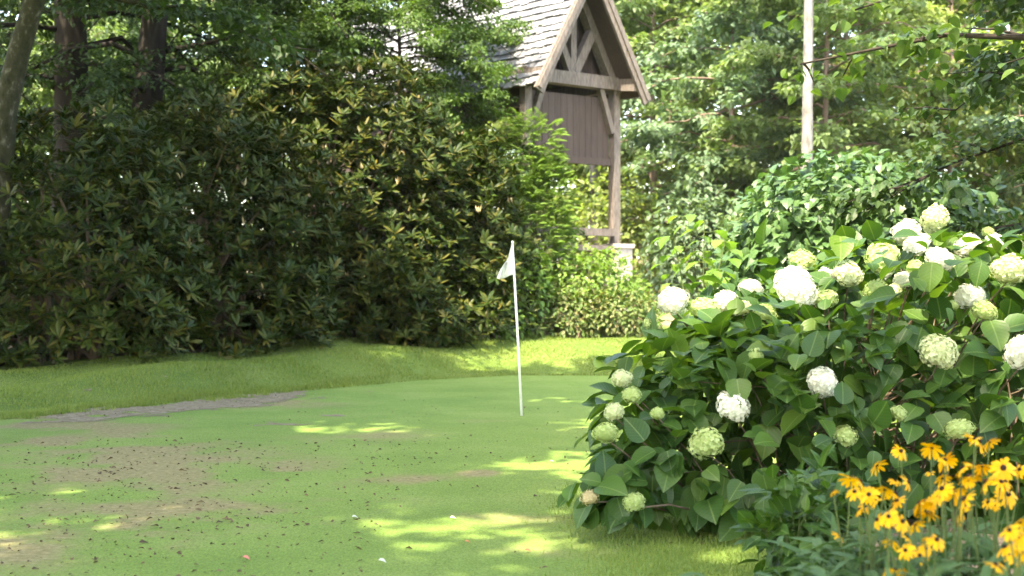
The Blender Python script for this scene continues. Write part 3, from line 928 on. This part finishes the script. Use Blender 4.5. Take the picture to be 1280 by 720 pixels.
# right: the tree that reaches in at the top right corner
tree("broadleaf_tree", "broad leaved tree reaching dark hanging branches in at the right edge", (8.2, 15.2), 7.5, .32, 3.8, 26, 24000, .115, M_DARK, M_DARKBARK, .1, "trees on the right", droop=.42, rise=.22, tpl=L_OVAL, prof=lambda q: 1 - .5 * max(0, q - .4))
tree("broadleaf_tree", "tree dangling round light green leaves at the top right", (5.2, 11.2), 9, .33, 2.7, 24, 3600, .11, M_FINE, M_BARK, .1, "trees on the right", droop=.3, rise=.3, tpl=L_HEART, prof=lambda q: 1 - .5 * max(0, q - .4))

# unseen trees added for their shade, crowns arching over the green and bed
for (x, y, hh, rr_, cb_, nl_, lab) in [(-7.5, 4.5, 17, 6.0, .45, 14000, "unseen tall tree left of the camera, added to shade the near end of the green"),
                                  (-10.0, 10.0, 18, 6.5, .42, 24000, "unseen spreading tree left of the green, added to shade the worn turf"),
                                  (-6.6, 14.3, 18, 6.6, .42, 34000, "unseen tall tree left of the green, its high crown added to shade the flagstick"),
                                  (-12.0, 17.5, 19, 6.6, .4, 30000, "unseen tall tree at the far left, added to shade the darkest rhododendron"),
                                  (-2.6, -2.5, 17, 6.0, .42, 22000, "unseen tall tree behind the camera, added to shade the white flowered shrub"),
                                  (3.8, -3.5, 16, 5.5, .45, 20000, "unseen tall tree behind the camera on the right, added to shade the yellow flowers"),
                                  (6.2, 9.6, 15, 4.6, .48, 13000, "unseen tall tree right of the planting bed, added to shade the dark hanging branches")]:
    tree("unseen_canopy_tree", lab, (x, y), hh, cb_, rr_, 44, nl_, .38, M_FINE, M_BARK, .35, "unseen trees added for shade round the green", droop=.2, rise=.3)

# the wood behind
GW = "trees of the wood behind the porch"
LW = "leafy understorey tree in the bright wood behind the porch"
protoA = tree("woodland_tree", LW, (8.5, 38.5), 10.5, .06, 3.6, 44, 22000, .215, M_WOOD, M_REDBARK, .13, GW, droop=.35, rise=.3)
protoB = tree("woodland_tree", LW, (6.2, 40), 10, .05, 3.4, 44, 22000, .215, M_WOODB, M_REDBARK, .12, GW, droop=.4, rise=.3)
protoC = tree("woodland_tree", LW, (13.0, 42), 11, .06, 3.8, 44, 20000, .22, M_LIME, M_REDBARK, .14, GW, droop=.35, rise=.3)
for pr, x, y, s in [(protoB, 10.6, 45, 1.1), (protoA, 4.6, 46, 1.15), (protoC, 7.6, 50, 1.2), (protoC, 16.5, 47, 1.15), (protoA, 12.0, 52, 1.25),
                    (protoB, 16, 40, 1.0), (protoC, 2.6, 52, 1.3), (protoA, 19.5, 52, 1.25), (protoB, 22, 46, 1.1), (protoC, -1.5, 54, 1.2), (protoA, -8, 56, 1.3),
                    (protoB, -14, 50, 1.2), (protoA, -12, 41, 1.0), (protoB, -16, 39, 1.0), (protoA, -8.5, 44, 1.0), (protoC, -18, 46, 1.2), (protoA, -11, 36, .75), (protoB, -15, 33, .8)]:
    dup(pr, (x, y, float(ground_z(x, y))), U(0, 6.28), s)
tree("tall_tree", "tall tree with straight pale trunk rising from the wood right of the porch", (6.78, 33), 18, .52, 4, 18, 5000, .24, M_WOOD, M_PALE, .16, "tall trunks in the wood", lean=(.012, 0))
tree("tall_tree", "tall tree with thick reddish trunk half hidden in the sunny wood", (14.2, 50), 20, .5, 5, 22, 5000, .28, M_LIME, M_REDBARK, .42, "tall trunks in the wood", lean=(.01, 0))
tree("tall_tree", "pale trunk seen below the hanging wall of the porch", (2.75, 46), 18, .5, 4.5, 20, 4000, .26, M_LIME, M_PALE, .22, "tall trunks in the wood")

# far wood reading as one mass
mb = MB()
nc = 900
cx, cy = U(-30, 55, nc), U(62, 85, nc)
keep = (cx > -4) | (U(0, 1, nc) < .35)
cx, cy = cx[keep], cy[keep]; nc = len(cx)
cz = ground_z(cx, cy) + U(.3, 20, nc)
nl = 46000
i = rng.integers(0, nc, nl)
P = np.stack([cx, cy, cz], -1)[i] + rng.normal(0, 1, (nl, 3)) * np.array([1.1, 1.1, .5])
scatter(mb, L_DIAMOND, P, rdir(nl) - np.array([0, 0, .3]), np.array([0, 0, 1.0]) + .5 * rdir(nl), U(.3, .55, nl))
tag(mb.build("far_wood", M_LIME), kind="stuff")

# ------------------------------------------------------------------ the white hydrangea
lobes = [((2.95, 10.3, .85), (1.75, 1.25, 1.0)), ((1.4, 9.45, .74), (.8, .7, .48)), ((3.2, 10.8, 1.25), (1.25, .95, .68)), ((1.6, 10.2, .95), (.62, .6, .52)), ((4.3, 10.4, .8), (1.2, 1.1, 1.0)), ((2.2, 9.5, .7), (.9, .6, .7)), ((1.0, 9.0, .45), (.42, .4, .28)), ((1.5, 9.0, .5), (.7, .45, .42)), ((3.0, 9.3, .5), (1.3, .5, .5)), ((.66, 8.75, .34), (.28, .25, .18))]
hyd = thing("hydrangea_bush", "large hydrangea covered in round white and lime flower heads in the right foreground", "shrub", (2.7, 10.3, 0))
off = np.array(hyd.location)
FL = [(1028, 478, 43, 'w', 9.0), (917, 508, 43, 'w', 8.85), (883, 554, 48, 'g', 8.75), (1173, 440, 51, 'c', 9.0), (1281, 440, 50, 'w', 8.9), (1057, 545, 30, 'g', 8.8),
      (1123, 517, 25, 'g', 8.8), (1198, 537, 36, 'g', 8.75), (793, 628, 31, 'g', 8.4), (1262, 338, 46, 'c', 9.7), (841, 376, 42, 'w', 9.9), (881, 386, 38, 'g', 9.9), (908, 377, 34, 'w', 10.1),
      (926, 385, 28, 'c', 9.9), (939, 361, 30, 'w', 10.3), (956, 391, 31, 'g', 9.8), (994, 359, 56, 'w', 9.75), (1031, 374, 32, 'g', 9.8), (1003, 325, 34, 'g', 10.8), (1033, 345, 24, 'w', 10.4),
      (1060, 342, 38, 'c', 10.2), (1103, 323, 43, 'g', 10.3), (1133, 291, 38, 'w', 10.7), (1169, 274, 38, 'c', 10.9), (1146, 306, 34, 'w', 10.5), (1175, 324, 37, 'w', 10.1), (1210, 307, 34, 'w', 10.6),
      (1244, 305, 30, 'w', 10.8), (1235, 290, 18, 'g', 11.1), (1146, 336, 28, 'g', 10.1), (1130, 350, 26, 'w', 10), (1094, 361, 29, 'g', 9.8), (1117, 366, 25, 'c', 9.75), (1212, 371, 37, 'w', 9.7),
      (1230, 389, 33, 'g', 9.5), (777, 473, 28, 'c', 8.95), (790, 494, 24, 'g', 8.8), (768, 515, 27, 'c', 8.75), (757, 541, 30, 'g', 8.65), (822, 517, 19, 'g', 8.75), (945, 444, 21, 'g', 8.95), (737, 622, 24, 't', 8.45),
      (1270, 303, 24, 'c', 11.0), (1190, 382, 16, 'g', 9.6), (812, 405, 20, 'g', 9.9)]
HC = np.array([at(px, py, Y) for px, py, d, k_, Y in FL]); HR = np.array([d / 2 / F * Y for px, py, d, k_, Y in FL])
def clear(P):
    """leaves do not grow through the flower heads or over their open side"""
    ok = np.ones(len(P), bool)
    for c, r in zip(HC, HR):
        for s_, m in ((0, 1.55), (1.6, 1.7), (3.4, 1.7)):
            ok &= np.linalg.norm(P - (c + np.array([0, -.9, .3]) * r * s_), axis=1) > m * r
    return ok
mb = MB()
P, N = lobe_points(lobes, 3700, (.8, 1.08), 2.3); P = P + N * .55 * (fbm(P[:, 0] + P[:, 1], P[:, 2], 3.0, 8, 3) - .5)[:, None]; ok = clear(P); P, N = P[ok], N[ok]
n = len(P)
scatter(mb, L_HEART, P, N * .6 + .75 * rdir(n) - np.array([0, 0, .35]), N * .5 + np.array([0, 0, .85]) + .4 * rdir(n), U(.1, .225, n))
P2, N2 = lobe_points(lobes, 900, (.4, .8), 2.4); ok = clear(P2); P2, N2 = P2[ok], N2[ok]
n = len(P2)
scatter(mb, L_HEART, P2, N2 * .5 + .8 * rdir(n) - np.array([0, 0, .4]), np.array([0, 0, 1.0]) + .6 * rdir(n), U(.12, .22, n))
# sparse leaves drooping on the left side
mb.build("foliage", M_HYD, hyd, off, True)
st = MB(); stems_from(st, (2.6, 10.3, 0), P2[:110], .009, .004, .55, .15)

def flower_head(nf, seed, sx=1.0):
    """a ball of four-petalled florets, radius 1"""
    r = np.random.default_rng(seed)
    k = np.arange(nf) + .5
    phi = np.arccos(1 - 2 * k / nf * .93); th = math.pi * (1 + 5 ** .5) * k
    D = np.stack([np.cos(th) * np.sin(phi), np.sin(th) * np.sin(phi), np.cos(phi)], -1)
    D = norm(D + r.normal(0, .07, D.shape))
    rad = r.uniform(.86, 1.06, nf)
    V, T = [], []
    pet = np.array([(0, 0, 0), (.42, .55, .05), (0, 1, -.1), (-.42, .55, .05)])
    tri = [(0, 1, 2), (0, 2, 3)]
    for d, q in zip(D, rad):
        nrm = norm(d + r.normal(0, .22, 3))
        x = norm(np.cross(nrm, r.normal(0, 1, 3))); y = np.cross(nrm, x)
        s = r.uniform(.115, .165)
        for a in range(4):
            c, s_ = math.cos(a * math.pi / 2), math.sin(a * math.pi / 2)
            px_, py_ = x * c + y * s_, y * c - x * s_
            b = len(V)
            V += [d * q + (px_ * v[0] + py_ * v[1] + nrm * (v[2] - .15 + .25 * v[1])) * s for v in pet]
            T += [(b + i, b + j, b + k_) for i, j, k_ in tri]
    core = norm(r.normal(0, 1, (60, 3)))
    V = np.array(V) * np.array([1, 1, .88])
    a_ = np.arctan2(V[:, 1], V[:, 0]); k_ = r.uniform(0, 6.28, 3)
    V = V * (1 + .05 * np.sin(2 * a_ + k_[0]) * (1 - V[:, 2:3].ravel() ** 2).clip(0) + .05 * np.sin(3 * a_ + k_[1] + 2 * V[:, 2]) + .03 * np.sin(5 * V[:, 2] + k_[2]))[:, None]
    return V, np.array(T)
def ico():
    import bmesh
    bm = bmesh.new(); bmesh.ops.create_icosphere(bm, subdivisions=3, radius=.8)
    v = np.array([x.co[:] for x in bm.verts]); t = np.array([[q.index for q in f.verts] for f in bm.faces]); bm.free()
    return v * np.array([1, 1, .85]), t
ICO = ico()
heads = {}
for key, mat, nf in (("w", M_PETW, 380), ("g", M_PETG, 300), ("c", M_PETC, 340), ("t", M_PETT, 160)):
    for v in range(4):
        mb = MB(); mb.add(*flower_head(nf, 31 + v + ord(key))); mb.add(*ICO)
        me = mesh_from("flower_head", np.vstack(mb.V), np.vstack(mb.T)); me.materials.append(mat)
        heads[key, v] = me
for k, (px, py, dpx, key, Y) in enumerate(FL):
    p = at(px, py, Y)
    r = dpx / 2 / F * Y * .97
    o = bpy.data.objects.new("flower_head", heads[key, k % 4]); COL.objects.link(o); o.parent = hyd
    o.location = Vector(p - off); o.rotation_euler = (U(-.5, .9), U(-.4, .4), U(0, 6.28)); o.scale = (r * U(.95, 1.1), r * U(.92, 1.06), r * U(.82, 1.05))
    q = np.array([p[0] * .75 + 2.6 * .25, min(p[1] + .45, 10.6), max(.15, p[2] - .55)])
    st.tube([q, (q + p) / 2 + [0, 0, .02], p - np.array([0, 0, r * .5])], [.007, .006, .005], 5)
st.build("stems", M_TWIG, hyd, off)

# ------------------------------------------------------------------ black-eyed susans
def susan_meshes(v):
    mb = MB()
    npet = 11 + v
    for k in range(npet):
        a = 2 * math.pi * k / npet + random.uniform(-.1, .1)
        dr = random.uniform(-.25, .12) - .06 * v
        d = np.array([math.cos(a), math.sin(a), dr])
        scatter(mb, leaf_template([(0, .07), (.35, .15), (.75, .165), (.95, .09), (1.02, 0)], .25, .2), [d * .13], [d], [np.array([0, 0, 1.0]) - d * dr], [random.uniform(.8, .98)])
    pet = mesh_from("flower", np.vstack(mb.V), np.vstack(mb.T)); pet.materials.append(M_YEL)
    cb_ = MB()
    cb_.tube([(0, 0, -.03), (0, 0, .08), (0, 0, .17), (0, 0, .23), (0, 0, .25)], [.19, .22, .19, .11, .04], 12, .04)
    cone = mesh_from("cone", np.vstack(cb_.V), np.vstack(cb_.T)); cone.materials.append(M_CONE)
    return pet, cone
SM = [susan_meshes(i) for i in range(4)]
clumps = [
    ("single low black eyed susan at the left end of the yellow flowers", 5.6, [(1050, 670, 22)]),
    ("black eyed susan plant with two small flowers held above the others", 6.1, [(1126, 564, 22), (1096, 582, 24)]),
    ("black eyed susan clump of overlapping flowers at the left under the small pair", 5.7, [(1064, 599, 28), (1075, 602, 24), (1119, 601, 16), (1106, 612, 28), (1086, 618, 26), (1119, 617, 28), (1097, 625, 26), (1122, 626, 24), (1082, 634, 16)]),
    ("black eyed susan with the topmost flowers against the hydrangea leaves", 5.9, [(1165, 560, 30), (1182, 575, 30), (1222, 551, 38), (1237, 553, 26), (1162, 590, 13)]),
    ("black eyed susan clump in the right middle below the topmost flowers", 5.6, [(1203, 586, 26), (1212, 596, 32), (1228, 583, 26), (1254, 585, 32), (1275, 587, 24), (1233, 602, 30), (1251, 603, 26), (1260, 618, 30), (1235, 628, 16)]),
    ("black eyed susan holding the largest full face flower in the centre", 5.4, [(1192, 614, 34), (1178, 611, 28), (1206, 624, 34), (1200, 640, 36), (1150, 630, 30), (1160, 642, 30)]),
    ("black eyed susan clump of low flowers in the bottom middle", 5.1, [(1111, 646, 24), (1128, 652, 26), (1144, 656, 28), (1114, 678, 22), (1132, 688, 24), (1171, 675, 26), (1118, 713, 24), (1130, 716, 24), (1156, 672, 12)]),
    ("black eyed susan clump in the bottom right corner", 4.7, [(1275, 653, 30), (1274, 671, 36), (1256, 684, 30), (1276, 692, 34), (1244, 706, 26), (1262, 663, 24)]),
]
for lab, Y0, fl_ in clumps:
    if len(fl_) > 3:
        fl_ = fl_ + [(x_ + U(-22, 22), y_ + U(-12, 20), U(14, 23)) for x_, y_, d_ in fl_[::2]]
    mx_ = np.mean([f[0] for f in fl_])
    bx = (mx_ - 640) / F * Y0
    root = thing("black_eyed_susan", lab, "flower", (bx, Y0, 0.016), "black eyed susans in the planting bed")
    off = np.array(root.location)
    st, lf = MB(), MB()
    for k, (px, py, dpx) in enumerate(fl_):
        Y = Y0 + U(-.25, .25)
        p = at(px, py, Y)
        r = dpx / 2 / F * Y * U(1.0, 1.2)
        pet, cone = SM[(k + len(lab)) % 4]
        o = bpy.data.objects.new("flower", pet); COL.objects.link(o); o.parent = root
        c = bpy.data.objects.new("cone", cone); COL.objects.link(c); c.parent = o
        o.location = Vector(p - off); o.scale = (r, r, r)
        o.rotation_euler = (U(.4, 1.15), U(-.4, .4), U(0, 6.28))
        b = np.array([bx + (p[0] - bx) * .5 + U(-.06, .06), Y0 + (Y - Y0) * .5, 0.0])
        m_ = (b + p) / 2 + np.array([U(-.04, .04), U(-.03, .03), .05])
        st.tube([b, m_, p - np.array([0, -.005, .008])], [.0045, .004, .003], 5)
        for s in np.linspace(.15, .7, 4):
            q = b * (1 - s) ** 2 + 2 * m_ * s * (1 - s) + p * s * s
            d = rdir(1)[0]; d[2] = .35
            scatter(lf, L_LANCE, [q], [d], [np.array([0, 0, 1]) + .3 * d], [U(.08, .15)])
    nb = 60 + 12 * len(fl_)
    q = np.stack([bx + rng.normal(0, .19, nb), Y0 + rng.normal(0, .19, nb), U(.05, .5, nb)], -1)
    d = rdir(nb); d[:, 2] = U(.2, .9, nb)
    scatter(lf, L_LANCE, q, d, np.array([0, 0, 1.0]) + .4 * rdir(nb), U(.12, .24, nb))
    st.build("stems", M_STEM, root, off); lf.build("foliage", M_SUSAN, root, off)

# low plants at the front of the bed
for px, py, Y, r, n, lab in [(1005, 662, 7.3, .29, 120, "low leafy young shrub under the hydrangea left of the yellow flowers"),
                             (1040, 645, 7.6, .28, 95, "young shrub with glossy oval leaves beside the left end of the yellow flowers")]:
    p = at(px, py, Y)
    shrub("young_shrub", lab, [((p[0], p[1], .3), (r, r, .32))], "leaf", M_HYD, n * 2, .12, "young shrubs at the front of the bed", 18, M_STEM, (.3, 1.05), L_OVAL, .2, .006)
tf = thing("grass_tuft", "tuft of arching strap leaves at the bottom edge left of the yellow flowers", "plant", (1.45, 6.4, .016))
mb = MB()
for k in range(70):
    b = np.array([U(1.25, 1.85), U(6.2, 6.7), 0.01])
    a_ = U(0, 6.28); l_ = U(.25, .45)
    d = np.array([math.cos(a_), math.sin(a_), 0])
    ts = np.linspace(0, 1, 6)
    path = b + d * (ts ** 1.5 * l_ * .8)[:, None] + np.array([0, 0, 1]) * (l_ * (ts - .55 * ts ** 2.4))[:, None]
    sd = np.array([-d[1], d[0], 0])
    wd = .008 * np.sin(np.pi * (.15 + .84 * ts))
    V = np.stack([path - sd * wd[:, None], path + sd * wd[:, None]], 1).reshape(-1, 3)
    T = []
    for i in range(5):
        T += [(2 * i, 2 * i + 1, 2 * i + 3), (2 * i, 2 * i + 3, 2 * i + 2)]
    mb.add(V, T)
mb.build("foliage", M_SUSAN, tf, np.array(tf.location))

# ------------------------------------------------------------------ faint haze volume, added to wash out the wood behind
mb = MB()
mb.hull([(-410, -210, -30), (410, -210, -30), (410, 710, -30), (-410, 710, -30), (-410, -210, 30), (410, -210, 30), (410, 710, 30), (-410, 710, 30)])
hm, ht, ho = new_mat("haze")
pv = ht.nodes.new("ShaderNodeVolumePrincipled")
pv.inputs["Color"].default_value = (.93, .97, 1, 1)
pv.inputs["Density"].default_value = .00015
ht.links.new(pv.outputs[0], ho.inputs["Volume"])
tag(mb.build("haze", hm), kind="stuff")
